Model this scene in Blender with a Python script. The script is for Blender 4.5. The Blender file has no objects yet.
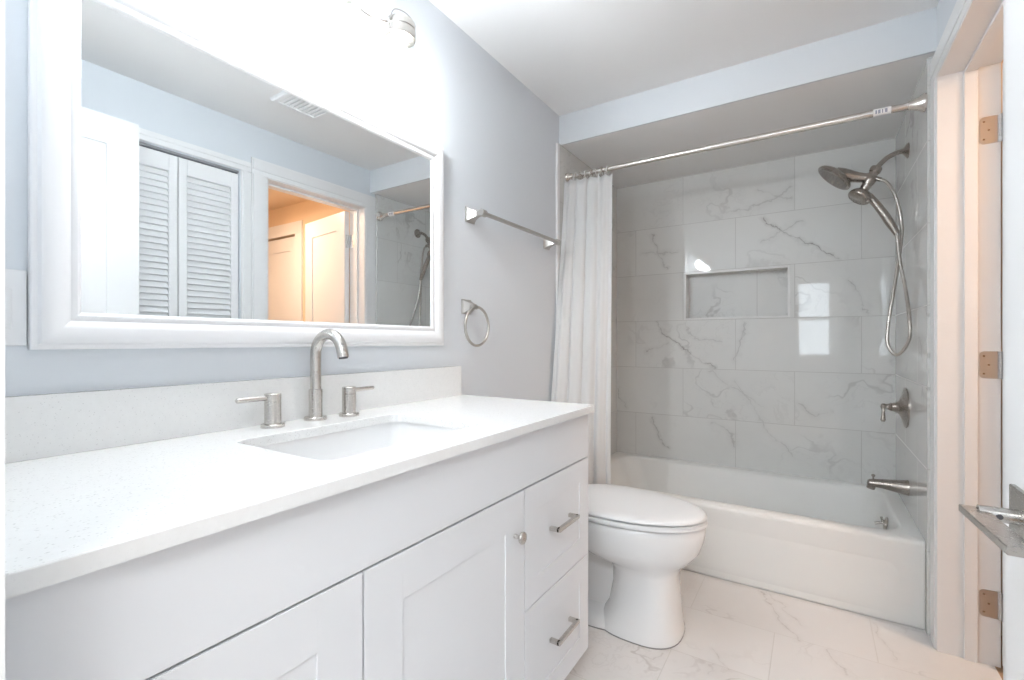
import bpy, bmesh, math, random
from mathutils import Vector, Matrix
random.seed(7)
PI = math.pi
S = bpy.context.scene
COL = S.collection

# ------------------------------------------------------------------ camera
cam_d = bpy.data.cameras.new('camera')
cam_d.sensor_width = 36.0
cam_d.lens = 470.34 / 1024 * 36.0
cam_d.shift_y = 1.69 / 1024
cam_d.clip_start = 0.02
cam = bpy.data.objects.new('camera', cam_d)
cam.location = (1.1481, 0.0, 1.0903)
cam.rotation_euler = (PI / 2, 0, math.radians(32.675))
COL.objects.link(cam)
S.camera = cam

# ------------------------------------------------------------------ world, lamps, exposure
W = bpy.data.worlds.new('daylight')
S.world = W
W.use_nodes = True
W.node_tree.nodes['Background'].inputs[0].default_value = (0.86, 0.93, 1.0, 1)
W.node_tree.nodes['Background'].inputs[1].default_value = 1.5
S.view_settings.view_transform = 'Standard'
S.view_settings.look = 'None'
S.view_settings.gamma = 1.0
S.view_settings.use_curve_mapping = False
S.view_settings.exposure = 1.5

BULB = 74.0          # vanity bulbs, emission strength
WINDOW_W = 4.0      # daylight through the window of the room behind the camera
FILL_W = 13.0       # added fill panel, unseen, in the room behind the camera
HALL_W = 5.0        # warm ceiling lamp of the room beyond the side doorway
BATH_W = 6.0         # light of the exhaust fan fitting


def area(name, loc, rot, sx, sy, power, col, shape='RECTANGLE'):
    d = bpy.data.lights.new(name, 'AREA')
    d.shape = shape
    d.size = sx
    d.size_y = sy
    d.energy = power
    d.color = col
    o = bpy.data.objects.new(name, d)
    o.location = loc
    o.rotation_euler = rot
    COL.objects.link(o)
    return o


area('window_daylight', (1.15, -2.66, 1.45), (PI / 2, 0, 0), 0.46, 1.15, WINDOW_W, (0.86, 0.93, 1.0))
area('entry_fill_light', (1.42, -1.05, 2.315), (0, 0, 0), 1.14, 0.54, FILL_W, (0.84, 0.92, 1.0))  # unseen fill, added to brighten the bathroom through the entry doorway
area('hall_lamp_light', (2.45, 1.72, 2.225), (0, 0, 0), 0.30, 0.30, HALL_W, (1.0, 0.80, 0.64), 'DISK')


# ------------------------------------------------------------------ material helpers
def newmat(name):
    m = bpy.data.materials.new(name)
    m.use_nodes = True
    nt = m.node_tree
    b = nt.nodes['Principled BSDF']
    return m, nt, b


def N(nt, t, **kw):
    n = nt.nodes.new(t)
    for k, v in kw.items():
        setattr(n, k, v)
    return n


def mth(nt, op, a, b=None, c=None, clamp=False):
    n = N(nt, 'ShaderNodeMath', operation=op)
    n.use_clamp = clamp
    for i, x in enumerate((a, b, c)):
        if x is None:
            continue
        if isinstance(x, (int, float)):
            n.inputs[i].default_value = x
        else:
            nt.links.new(x, n.inputs[i])
    return n.outputs[0]


def vmth(nt, op, a, b=None, out=0):
    n = N(nt, 'ShaderNodeVectorMath', operation=op)
    for i, x in enumerate((a, b)):
        if x is None:
            continue
        if isinstance(x, tuple):
            n.inputs[i].default_value = x
        else:
            nt.links.new(x, n.inputs[i])
    return n.outputs[out]


def mixc(nt, fac, a, b):
    n = N(nt, 'ShaderNodeMix', data_type='RGBA')
    for s, x in ((n.inputs[0], fac), (n.inputs[6], a), (n.inputs[7], b)):
        if isinstance(x, tuple):
            s.default_value = (*x, 1) if len(x) == 3 else x
        elif isinstance(x, (int, float)):
            s.default_value = x
        else:
            nt.links.new(x, s)
    return n.outputs[2]


def maprange(nt, v, a, b, c, d, smooth=True):
    n = N(nt, 'ShaderNodeMapRange')
    if smooth:
        n.interpolation_type = 'SMOOTHSTEP'
    nt.links.new(v, n.inputs[0])
    for i, x in enumerate((a, b, c, d)):
        n.inputs[i + 1].default_value = x
    return n.outputs[0]


def paint(name, col, rough=0.5, noise=0.02, bump=0.03, scale=180.0, coat=0.0, spec=0.5):
    m, nt, b = newmat(name)
    tc = N(nt, 'ShaderNodeTexCoord')
    n1 = N(nt, 'ShaderNodeTexNoise')
    n1.inputs['Scale'].default_value = 2.3
    n1.inputs['Detail'].default_value = 3
    nt.links.new(tc.outputs['Object'], n1.inputs['Vector'])
    f = mth(nt, 'MULTIPLY_ADD', n1.outputs[0], 2 * noise, 1 - noise)
    mul = vmth(nt, 'SCALE', col)
    nd = mul.node
    nd.inputs[0].default_value = col
    nt.links.new(f, nd.inputs[3])
    nt.links.new(mul, b.inputs['Base Color'])
    b.inputs['Roughness'].default_value = rough
    b.inputs['Specular IOR Level'].default_value = spec
    b.inputs['Coat Weight'].default_value = coat
    b.inputs['Coat Roughness'].default_value = 0.05
    if bump:
        n2 = N(nt, 'ShaderNodeTexNoise')
        n2.inputs['Scale'].default_value = scale
        nt.links.new(tc.outputs['Object'], n2.inputs['Vector'])
        bp = N(nt, 'ShaderNodeBump')
        bp.inputs['Strength'].default_value = bump
        bp.inputs['Distance'].default_value = 0.001
        nt.links.new(n2.outputs[0], bp.inputs['Height'])
        nt.links.new(bp.outputs[0], b.inputs['Normal'])
    return m


def metal(name, col, rough=0.25, streak=60.0):
    m, nt, b = newmat(name)
    tc = N(nt, 'ShaderNodeTexCoord')
    mp = N(nt, 'ShaderNodeMapping')
    mp.inputs['Scale'].default_value = (streak, streak, streak * 6)
    nt.links.new(tc.outputs['Object'], mp.inputs['Vector'])
    n1 = N(nt, 'ShaderNodeTexNoise')
    n1.inputs['Scale'].default_value = 3.0
    nt.links.new(mp.outputs[0], n1.inputs['Vector'])
    nt.links.new(mth(nt, 'MULTIPLY_ADD', n1.outputs[0], 0.12, rough - 0.06), b.inputs['Roughness'])
    b.inputs['Base Color'].default_value = (*col, 1)
    b.inputs['Metallic'].default_value = 1.0
    return m


def seg_mask(nt, p, a, bb, w, s):
    """soft line from a to bb on the plane (u, v): a vein with its own place"""
    a3, ba = (a[0], a[1], 0.0), (bb[0] - a[0], bb[1] - a[1], 0.0)
    L2 = ba[0] ** 2 + ba[1] ** 2
    pa = vmth(nt, 'SUBTRACT', p, a3)
    d = vmth(nt, 'DOT_PRODUCT', pa, ba, out=1)
    hh = mth(nt, 'MULTIPLY', d, 1.0 / L2, clamp=True)
    sc = N(nt, 'ShaderNodeVectorMath', operation='SCALE')
    sc.inputs[0].default_value = ba
    nt.links.new(hh, sc.inputs[3])
    dist = vmth(nt, 'DISTANCE', pa, sc.outputs[0], out=1)
    return mth(nt, 'MAXIMUM', maprange(nt, dist, 0.0, w, s, 0.0), maprange(nt, dist, 0.0, w * 4.5, s * 0.28, 0.0))


def marble(name, axes, pu, pv, tw, th, ju_even, ju_odd, base, vein, grout, gw=0.0028, rough=0.035,
           amount=0.55, veins=(), seed=0.0, vein_scale=1.0):
    """polished marble-look tiles in running bond, laid in world metres.
    axes: which world axes are u and v; rows start at pv, joints of even/odd rows at ju_even/ju_odd"""
    m, nt, b = newmat(name)
    geo = N(nt, 'ShaderNodeNewGeometry')
    sep = N(nt, 'ShaderNodeSeparateXYZ')
    nt.links.new(geo.outputs['Position'], sep.inputs[0])
    U, V = sep.outputs[axes[0]], sep.outputs[axes[1]]
    v = mth(nt, 'DIVIDE', mth(nt, 'SUBTRACT', V, pv), th)
    row = mth(nt, 'FLOOR', v)
    par = mth(nt, 'FLOORED_MODULO', row, 2.0)
    ju = mth(nt, 'MULTIPLY_ADD', par, ju_odd - ju_even, ju_even)
    u = mth(nt, 'DIVIDE', mth(nt, 'SUBTRACT', U, ju), tw)
    colm = mth(nt, 'FLOOR', u)
    fu = mth(nt, 'SUBTRACT', u, colm)
    fv = mth(nt, 'SUBTRACT', v, row)
    eu = mth(nt, 'MULTIPLY', mth(nt, 'MINIMUM', fu, mth(nt, 'SUBTRACT', 1.0, fu)), tw)
    ev = mth(nt, 'MULTIPLY', mth(nt, 'MINIMUM', fv, mth(nt, 'SUBTRACT', 1.0, fv)), th)
    edge = mth(nt, 'MINIMUM', eu, ev)
    gmask = maprange(nt, edge, gw * 0.35, gw * 0.75, 1.0, 0.0)
    comb = N(nt, 'ShaderNodeCombineXYZ')
    nt.links.new(U, comb.inputs[0])
    nt.links.new(V, comb.inputs[1])
    tid = N(nt, 'ShaderNodeCombineXYZ')
    nt.links.new(row, tid.inputs[0])
    nt.links.new(colm, tid.inputs[1])
    tid.inputs[2].default_value = seed
    wn = N(nt, 'ShaderNodeTexWhiteNoise', noise_dimensions='3D')
    nt.links.new(tid.outputs[0], wn.inputs['Vector'])
    off = vmth(nt, 'SCALE', wn.outputs['Color'])
    off.node.inputs[3].default_value = 9.0
    P = vmth(nt, 'ADD', comb.outputs[0], off)
    # warp
    wz = N(nt, 'ShaderNodeTexNoise')
    wz.inputs['Scale'].default_value = 3.2 * vein_scale
    wz.inputs['Detail'].default_value = 4
    nt.links.new(P, wz.inputs['Vector'])
    w3 = vmth(nt, 'SUBTRACT', wz.outputs['Color'], (0.5, 0.5, 0.5))
    w4 = vmth(nt, 'SCALE', w3)
    w4.node.inputs[3].default_value = 0.5
    PW = vmth(nt, 'ADD', P, w4)
    n1 = N(nt, 'ShaderNodeTexNoise')
    n1.inputs['Scale'].default_value = 2.4 * vein_scale
    n1.inputs['Detail'].default_value = 3
    nt.links.new(PW, n1.inputs['Vector'])
    ridge = mth(nt, 'ABSOLUTE', mth(nt, 'SUBTRACT', n1.outputs[0], 0.5))
    vm = maprange(nt, ridge, 0.0, 0.022, 1.0, 0.0)
    n2 = N(nt, 'ShaderNodeTexNoise')
    n2.inputs['Scale'].default_value = 1.9 * vein_scale
    nt.links.new(vmth(nt, 'ADD', P, (3.3, 7.7, 1.1)), n2.inputs['Vector'])
    mk = maprange(nt, n2.outputs[0], 0.50, 0.68, 0.0, 1.0)
    gen = mth(nt, 'MULTIPLY', mth(nt, 'MULTIPLY', vm, mk), amount)
    # fine crackle inside the patches
    n3 = N(nt, 'ShaderNodeTexNoise')
    n3.inputs['Scale'].default_value = 9.0 * vein_scale
    n3.inputs['Detail'].default_value = 5
    nt.links.new(PW, n3.inputs['Vector'])
    cr = maprange(nt, mth(nt, 'ABSOLUTE', mth(nt, 'SUBTRACT', n3.outputs[0], 0.5)), 0.0, 0.03, 1.0, 0.0)
    gen = mth(nt, 'MAXIMUM', gen, mth(nt, 'MULTIPLY', mth(nt, 'MULTIPLY', cr, mk), amount * 0.30))
    if veins:
        wz2 = N(nt, 'ShaderNodeTexNoise')
        wz2.inputs['Scale'].default_value = 11.0
        wz2.inputs['Detail'].default_value = 5
        nt.links.new(comb.outputs[0], wz2.inputs['Vector'])
        q3 = vmth(nt, 'SUBTRACT', wz2.outputs['Color'], (0.5, 0.5, 0.5))
        q4 = vmth(nt, 'SCALE', q3)
        q4.node.inputs[3].default_value = 0.085
        wz3 = N(nt, 'ShaderNodeTexNoise')
        wz3.inputs['Scale'].default_value = 42.0
        wz3.inputs['Detail'].default_value = 4
        nt.links.new(comb.outputs[0], wz3.inputs['Vector'])
        r4 = vmth(nt, 'SCALE', vmth(nt, 'SUBTRACT', wz3.outputs['Color'], (0.5, 0.5, 0.5)))
        r4.node.inputs[3].default_value = 0.026
        flat = vmth(nt, 'MULTIPLY', vmth(nt, 'ADD', vmth(nt, 'ADD', comb.outputs[0], q4), r4), (1, 1, 0))
        acc = None
        for w, s, pts in veins:
            for p0, p1 in zip(pts[:-1], pts[1:]):
                k = seg_mask(nt, flat, p0, p1, w * 0.0014, s)
                acc = k if acc is None else mth(nt, 'MAXIMUM', acc, k)
        brk = maprange(nt, n3.outputs[0], 0.34, 0.58, 0.35, 1.0)
        gen = mth(nt, 'MAXIMUM', mth(nt, 'MULTIPLY', gen, 0.55), mth(nt, 'MULTIPLY', acc, brk))
    cl = N(nt, 'ShaderNodeTexNoise')
    cl.inputs['Scale'].default_value = 1.7
    cl.inputs['Detail'].default_value = 4
    nt.links.new(PW, cl.inputs['Vector'])
    cloud = maprange(nt, cl.outputs[0], 0.35, 0.72, 0.0, 0.22)
    c0 = mixc(nt, cloud, base, tuple(0.6 * x + 0.4 * y for x, y in zip(base, vein)))
    c1 = mixc(nt, gen, c0, vein)
    c2 = mixc(nt, gmask, c1, grout)
    nt.links.new(c2, b.inputs['Base Color'])
    nt.links.new(mth(nt, 'MULTIPLY_ADD', gmask, 0.55, rough), b.inputs['Roughness'])
    bp = N(nt, 'ShaderNodeBump')
    bp.inputs['Strength'].default_value = 0.35
    bp.inputs['Distance'].default_value = 0.0012
    nt.links.new(mth(nt, 'SUBTRACT', 1.0, gmask), bp.inputs['Height'])
    nt.links.new(bp.outputs[0], b.inputs['Normal'])
    return m


def quartz(name):
    m, nt, b = newmat(name)
    tc = N(nt, 'ShaderNodeTexCoord')
    vo = N(nt, 'ShaderNodeTexVoronoi')
    vo.inputs['Scale'].default_value = 330.0
    nt.links.new(tc.outputs['Object'], vo.inputs['Vector'])
    r = N(nt, 'ShaderNodeSeparateColor')
    nt.links.new(vo.outputs['Color'], r.inputs[0])
    pick = maprange(nt, r.outputs[0], 0.80, 0.97, 0.0, 1.0)
    fleck = mth(nt, 'MULTIPLY', pick, maprange(nt, vo.outputs['Distance'], 0.25, 0.55, 0.55, 0.0))
    nz = N(nt, 'ShaderNodeTexNoise')
    nz.inputs['Scale'].default_value = 90.0
    nt.links.new(tc.outputs['Object'], nz.inputs['Vector'])
    c0 = mixc(nt, nz.outputs[0], (0.83, 0.83, 0.82), (0.88, 0.88, 0.87))
    c1 = mixc(nt, fleck, c0, (0.46, 0.45, 0.44))
    nt.links.new(c1, b.inputs['Base Color'])
    b.inputs['Roughness'].default_value = 0.16
    return m


def thin_glass(name, tint=(0.97, 0.985, 0.99), lo=0.05, hi=0.75, scale=40.0):
    m = bpy.data.materials.new(name)
    m.use_nodes = True
    nt = m.node_tree
    nt.nodes.remove(nt.nodes['Principled BSDF'])
    out = nt.nodes['Material Output']
    tr = N(nt, 'ShaderNodeBsdfTransparent')
    tr.inputs[0].default_value = (*tint, 1)
    gl = N(nt, 'ShaderNodeBsdfGlossy')
    gl.inputs['Roughness'].default_value = 0.03
    lw = N(nt, 'ShaderNodeLayerWeight')
    lw.inputs[0].default_value = 0.35
    tc = N(nt, 'ShaderNodeTexCoord')
    nz = N(nt, 'ShaderNodeTexNoise')
    nz.inputs['Scale'].default_value = scale
    nt.links.new(tc.outputs['Object'], nz.inputs['Vector'])
    bp = N(nt, 'ShaderNodeBump')
    bp.inputs['Strength'].default_value = 0.1
    nt.links.new(nz.outputs[0], bp.inputs['Height'])
    nt.links.new(bp.outputs[0], gl.inputs['Normal'])
    mx = N(nt, 'ShaderNodeMixShader')
    nt.links.new(maprange(nt, lw.outputs['Facing'], 0.0, 1.0, lo, hi, False), mx.inputs[0])
    nt.links.new(tr.outputs[0], mx.inputs[1])
    nt.links.new(gl.outputs[0], mx.inputs[2])
    nt.links.new(mx.outputs[0], out.inputs[0])
    return m


def glow(name, col, strength):
    m, nt, b = newmat(name)
    b.inputs['Base Color'].default_value = (0.9, 0.9, 0.9, 1)
    b.inputs['Emission Color'].default_value = (*col, 1)
    b.inputs['Emission Strength'].default_value = strength
    return m


def fabric(name, col):
    m, nt, b = newmat(name)
    tc = N(nt, 'ShaderNodeTexCoord')
    wv = N(nt, 'ShaderNodeTexWave')
    wv.inputs['Scale'].default_value = 260.0
    wv.inputs['Distortion'].default_value = 0.6
    nt.links.new(tc.outputs['Object'], wv.inputs['Vector'])
    nt.links.new(mixc(nt, wv.outputs[1], tuple(x * 0.96 for x in col), col), b.inputs['Base Color'])
    b.inputs['Roughness'].default_value = 0.85
    b.inputs['Sheen Weight'].default_value = 0.15
    b.inputs['Subsurface Weight'].default_value = 0.0
    # cloth lets some light through
    out = nt.nodes['Material Output']
    tl = N(nt, 'ShaderNodeBsdfTranslucent')
    tl.inputs[0].default_value = (*col, 1)
    mx = N(nt, 'ShaderNodeMixShader')
    mx.inputs[0].default_value = 0.4
    nt.links.new(b.outputs[0], mx.inputs[1])
    nt.links.new(tl.outputs[0], mx.inputs[2])
    nt.links.new(mx.outputs[0], out.inputs[0])
    return m


VEINS = [
    (3.2, 1, [(0.273, 1.222), (0.378, 1.101), (0.529, 0.998), (0.639, 0.924)]),
    (4, 0.55, [(0.218, 1.02), (0.288, 1.04), (0.348, 1.071)]),
    (6, 0.3, [(0.612, 0.912), (0.732, 0.823), (0.834, 0.766), (0.895, 0.715)]),
    (5, 0.35, [(0.749, 0.85), (0.87, 0.686), (0.913, 0.569), (1.057, 0.432)]),
    (3.5, 0.9, [(0.902, 1.819), (0.996, 1.711), (1.136, 1.625), (1.258, 1.54)]),
    (5, 0.4, [(0.87, 1.654), (0.986, 1.712), (1.097, 1.768)]),
    (6, 0.4, [(0.669, 1.865), (0.827, 1.878), (0.955, 1.906), (1.047, 1.962)]),
    (6, 0.35, [(0.87, 1.969), (1.037, 1.893)]),
    (4, 0.55, [(0.255, 1.803), (0.282, 1.705), (0.353, 1.564)]),
    (5, 0.4, [(0.187, 1.688), (0.425, 1.663)]),
    (4, 0.55, [(1.313, 1.417), (1.349, 1.327), (1.384, 1.245)]),
    (6, 0.45, [(0.805, 1.208), (0.776, 1.073), (0.749, 0.974)]),
    (4, 0.4, [(0.451, 1.203), (0.525, 1.111), (0.669, 1.098)]),
    (6, 0.4, [(1.077, 0.737), (1.155, 0.686), (1.212, 0.702)]),
    (4, 0.6, [(0.255, 0.597), (0.282, 0.478), (0.361, 0.406)]),
    (6, 0.45, [(0.622, 0.59), (0.715, 0.549), (0.749, 0.478)]),
    (6, 0.45, [(0.016, 0.76), (0.074, 0.637)]),
    (6, 0.35, [(0.913, 1.337), (1.037, 1.308)]),
]
TB, TV, TG = (0.765, 0.77, 0.755), (0.30, 0.29, 0.28), (0.55, 0.545, 0.53)
FLOOR_VEINS = [
    (4, 0.6, [(0.964, 2.319), (1.019, 2.179), (1.09, 2.048), (1.107, 1.998)]),
    (4, 0.4, [(0.978, 2.311), (1.047, 2.228), (1.099, 2.119)]),
    (4, 0.45, [(0.841, 1.781), (0.899, 1.701)]),
    (4, 0.45, [(1.187, 2.003), (1.242, 1.882)]),
    (4, 0.45, [(1.345, 2.29), (1.35, 2.166), (1.397, 2.062)]),
    (5, 0.4, [(0.63, 1.613), (0.692, 1.609), (0.708, 1.68)]),
    (4, 0.4, [(0.848, 1.649), (0.855, 1.703)]),
]
M = dict(
    wall=paint('blue_grey_wall_paint', (0.737, 0.773, 0.811), 0.55),
    soffit=paint('soffit_paint', (0.735, 0.768, 0.80), 0.55),
    ceiling=paint('ceiling_paint', (0.88, 0.88, 0.88), 0.7),
    trim=paint('white_trim_paint', (0.86, 0.86, 0.865), 0.32, noise=0.01, bump=0.01),
    frame=paint('white_lacquer', (0.88, 0.88, 0.89), 0.28, noise=0.01, bump=0.0),
    cabinet=paint('cabinet_lacquer', (0.80, 0.81, 0.83), 0.33, noise=0.01, bump=0.01),
    dark=paint('dark_gap', (0.10, 0.10, 0.11), 0.8, bump=0.0),
    plastic=paint('white_plastic', (0.86, 0.87, 0.88), 0.3, noise=0.005, bump=0.0),
    porcelain=paint('porcelain', (0.87, 0.87, 0.87), 0.08, noise=0.005, bump=0.0, coat=0.4),
    enamel=paint('tub_enamel', (0.85, 0.85, 0.83), 0.42, noise=0.005, bump=0.0, spec=0.35),
    hallwall=paint('hall_paint', (0.84, 0.67, 0.50), 0.6),
    entrywall=paint('entry_paint', (0.80, 0.81, 0.82), 0.6),
    wood=paint('hall_floor_wood', (0.42, 0.28, 0.17), 0.35, noise=0.2, bump=0.05, scale=30),
    mirror=metal('silvered_mirror', (0.90, 0.925, 0.93), 0.06),
    nickel=metal('brushed_nickel', (0.60, 0.575, 0.545), 0.26),
    chrome=metal('satin_chrome', (0.50, 0.485, 0.465), 0.26),
    satin=metal('satin_nickel', (0.52, 0.50, 0.475), 0.36),
    shower=metal('dark_brushed_nickel', (0.40, 0.365, 0.335), 0.27),
    hinge=metal('hinge_nickel', (0.60, 0.60, 0.60), 0.34),
    rod=metal('rod_nickel', (0.72, 0.68, 0.64), 0.25),
    quartz=quartz('white_quartz'),
    glass=thin_glass('jar_glass', lo=0.03, hi=0.35),
    pane=thin_glass('window_glass', lo=0.03, hi=0.5),
    curtain=fabric('curtain_cloth', (0.93, 0.93, 0.925)),
    bulb=glow('lit_bulb', (0.97, 0.985, 1.0), BULB),
    fillglow=glow('lit_fill_diffuser', (1.0, 0.96, 0.9), 4.0),
    warmglow=glow('lit_warm_diffuser', (1.0, 0.62, 0.34), 4.0),
    tile_back=marble('marble_tile_back', (0, 2), 1.2257 - 20 * 0, 1.2257, 0.6096, 0.3048, 0.448, 0.143, TB, TV, TG, amount=0.55, veins=VEINS),
    tile_side=marble('marble_tile_side', (1, 2), 0, 1.2257, 0.6096, 0.3048, 2.80, 2.50, TB, TV, TG, seed=4.0, amount=0.4),
    tile_niche=marble('marble_tile_niche', (0, 2), 0, 1.2257, 0.6096, 0.3048, 0.86, 0.86, TB, TV, TG, seed=9.0, amount=0.5),
    tile_floor=marble('marble_tile_floor', (0, 1), 0, 2.015, 0.6096, 0.3048, 0.7235, 0.4155, (0.80, 0.785, 0.775), (0.40, 0.36, 0.34),
                      (0.62, 0.60, 0.58), gw=0.003, rough=0.14, seed=2.0, amount=0.8, veins=FLOOR_VEINS, vein_scale=1.2),
)
# mirror: perfectly smooth silver
_b = M['mirror'].node_tree.nodes['Principled BSDF']
for l in list(M['mirror'].node_tree.links):
    if l.to_socket == _b.inputs['Roughness']:
        M['mirror'].node_tree.links.remove(l)
_b.inputs['Roughness'].default_value = 0.0


# ------------------------------------------------------------------ mesh helpers
def box(bm, lo, hi, r=0.0, seg=2):
    t = bmesh.new()
    bmesh.ops.create_cube(t, size=1.0)
    lo, hi = Vector(lo), Vector(hi)
    for v in t.verts:
        v.co = Vector((lo[i] + (v.co[i] + 0.5) * (hi[i] - lo[i]) for i in range(3)))
    if r > 0:
        bmesh.ops.bevel(t, geom=list(t.edges), offset=r, segments=seg, profile=0.5, affect='EDGES')
    me = bpy.data.meshes.new('t')
    t.to_mesh(me)
    t.free()
    bm.from_mesh(me)
    bpy.data.meshes.remove(me)


def frame_of(d):
    d = Vector(d).normalized()
    a = Vector((0, 0, 1)) if abs(d.z) < 0.9 else Vector((1, 0, 0))
    x = a.cross(d).normalized()
    return x, d.cross(x).normalized(), d


def bridge(bm, loops, cap0=True, cap1=True, closed=True):
    """loops: lists of points of equal length"""
    vs = [[bm.verts.new(p) for p in lp] for lp in loops]
    n = len(vs[0])
    for a, b in zip(vs[:-1], vs[1:]):
        for i in range(n if closed else n - 1):
            j = (i + 1) % n
            bm.faces.new((a[i], a[j], b[j], b[i]))
    if cap0:
        bm.faces.new(list(reversed(vs[0])))
    if cap1:
        bm.faces.new(vs[-1])
    return vs


def lathe(bm, prof, origin, axis, n=28, cap0=True, cap1=True):
    """prof: (radius, distance along the axis)"""
    x, y, d = frame_of(axis)
    o = Vector(origin)
    loops = []
    for r, h in prof:
        r = max(r, 1e-5)
        loops.append([o + d * h + x * (r * math.cos(2 * PI * i / n)) + y * (r * math.sin(2 * PI * i / n)) for i in range(n)])
    bridge(bm, loops, cap0, cap1)


def smooth_path(pts, per=8):
    pts = [Vector(p) for p in pts]
    out = []
    P = [pts[0] * 2 - pts[1]] + pts + [pts[-1] * 2 - pts[-2]]
    for i in range(1, len(P) - 2):
        for k in range(per):
            t = k / per
            a, b, c, d = P[i - 1], P[i], P[i + 1], P[i + 2]
            out.append(0.5 * ((2 * b) + (c - a) * t + (2 * a - 5 * b + 4 * c - d) * t * t + (3 * b - a - 3 * c + d) * t ** 3))
    out.append(pts[-1])
    return out


def tube(bm, pts, r, n=14, radii=None, closed=False, flat=1.0):
    pts = [Vector(p) for p in pts]
    m = len(pts)
    loops = []
    prev = None
    for i, p in enumerate(pts):
        if closed:
            t = (pts[(i + 1) % m] - pts[i - 1]).normalized()
        else:
            t = (pts[min(i + 1, m - 1)] - pts[max(i - 1, 0)]).normalized()
        if prev is None:
            x, y, _ = frame_of(t)
        else:
            x = (prev - t * prev.dot(t)).normalized()
            y = t.cross(x)
        prev = x
        rr = radii[i] if radii else r
        loops.append([p + x * (rr * math.cos(2 * PI * k / n)) + y * (rr * flat * math.sin(2 * PI * k / n)) for k in range(n)])
    if closed:
        loops.append(loops[0])
        bridge(bm, loops, False, False)
        bmesh.ops.remove_doubles(bm, verts=bm.verts, dist=1e-6)
    else:
        bridge(bm, loops)


def rrect(x0, x1, y0, y1, r, z, n=6):
    """rounded rectangle loop in plan, counter-clockwise"""
    out = []
    for cx, cy, a0 in ((x1 - r, y1 - r, 0), (x0 + r, y1 - r, 90), (x0 + r, y0 + r, 180), (x1 - r, y0 + r, 270)):
        for k in range(n + 1):
            a = math.radians(a0 + 90 * k / n)
            out.append(Vector((cx + r * math.cos(a), cy + r * math.sin(a), z)))
    return out


def wpos(o):
    p = Vector((0, 0, 0))
    while o is not None:
        p += o.location
        o = o.parent
    return p


def obj(name, bm, mat, parent=None, smooth=True, angle=32, label=None, kind=None):
    bmesh.ops.recalc_face_normals(bm, faces=bm.faces)
    me = bpy.data.meshes.new(name)
    bm.to_mesh(me)
    bm.free()
    if smooth:
        me.polygons.foreach_set('use_smooth', [True] * len(me.polygons))
        me.set_sharp_from_angle(angle=math.radians(angle))
    me.materials.append(M[mat] if isinstance(mat, str) else mat)
    o = bpy.data.objects.new(name, me)
    if smooth and angle == 32:
        o.modifiers.new('even_shading', 'WEIGHTED_NORMAL').keep_sharp = True
    COL.objects.link(o)
    if parent is not None:
        o.parent = parent
        w = wpos(parent)
        me.transform(Matrix.Translation(-w))
    else:
        c = [Vector(b) for b in o.bound_box]
        lo = Vector((min(p[i] for p in c) for i in range(3)))
        hi = Vector((max(p[i] for p in c) for i in range(3)))
        w = Vector(((lo.x + hi.x) / 2, (lo.y + hi.y) / 2, lo.z))
        me.transform(Matrix.Translation(-w))
        o.location = w
    if label:
        o['label'] = label
    if kind:
        o['kind'] = kind
    return o


def tag(o, label, cat, group=None):
    o['label'] = label
    o['category'] = cat
    if group:
        o['group'] = group
    return o


def thing(name, loc, label, cat, group=None):
    o = bpy.data.objects.new(name, None)
    o.empty_display_size = 0.05
    o.location = loc
    COL.objects.link(o)
    return tag(o, label, cat, group)


def struct(name, boxes, mat, parent=None, r=0.0, label=None):
    bm = bmesh.new()
    for lo, hi in boxes:
        box(bm, lo, hi, r)
    return obj(name, bm, mat, parent, smooth=r > 0, label=label, kind='structure')


def copy_tree(o, delta, parent=None):
    c = o.copy()
    COL.objects.link(c)
    c.parent = parent
    if parent is None:
        c.location = o.location + Vector(delta)
    for ch in list(o.children):
        copy_tree(ch, delta, c)
    return c


def shaker(bm, axis, n0, n1, a0, a1, z0, z1, stile, rails, depth, flip=1, r=0.0015, bead=0.004):
    """a slab between n0 (back) and n1 (front) along 'x' or 'y' with recessed panels.
    rails: list of (zlow, zhigh) of each recessed panel"""
    def P(n, a, z):
        return Vector((n, a, z)) if axis == 'x' else Vector((a, n, z))
    lo = P(min(n0, n1 - flip * depth), a0, z0)
    sgn = 1 if n1 > n0 else -1
    back = n0
    face = n1
    rec = n1 - sgn * depth
    # back slab up to the recess depth
    l0, l1 = P(min(back, rec), a0, z0), P(max(back, rec), a1, z1)
    box(bm, l0, l1, 0)
    # stiles and rails in front of it, slightly eased
    e0, e1 = min(rec, face), max(rec, face)
    box(bm, P(e0 - 0.0005, a0, z0), P(e1, a0 + stile, z1), r)
    box(bm, P(e0 - 0.0005, a1 - stile, z0), P(e1, a1, z1), r)
    zs = [z0] + [z for p in rails for z in p] + [z1]
    for k in range(0, len(zs), 2):
        box(bm, P(e0 - 0.0005, a0 + stile - 0.001, zs[k]), P(e1, a1 - stile + 0.001, zs[k + 1]), r)


def new():
    return bmesh.new()


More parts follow.
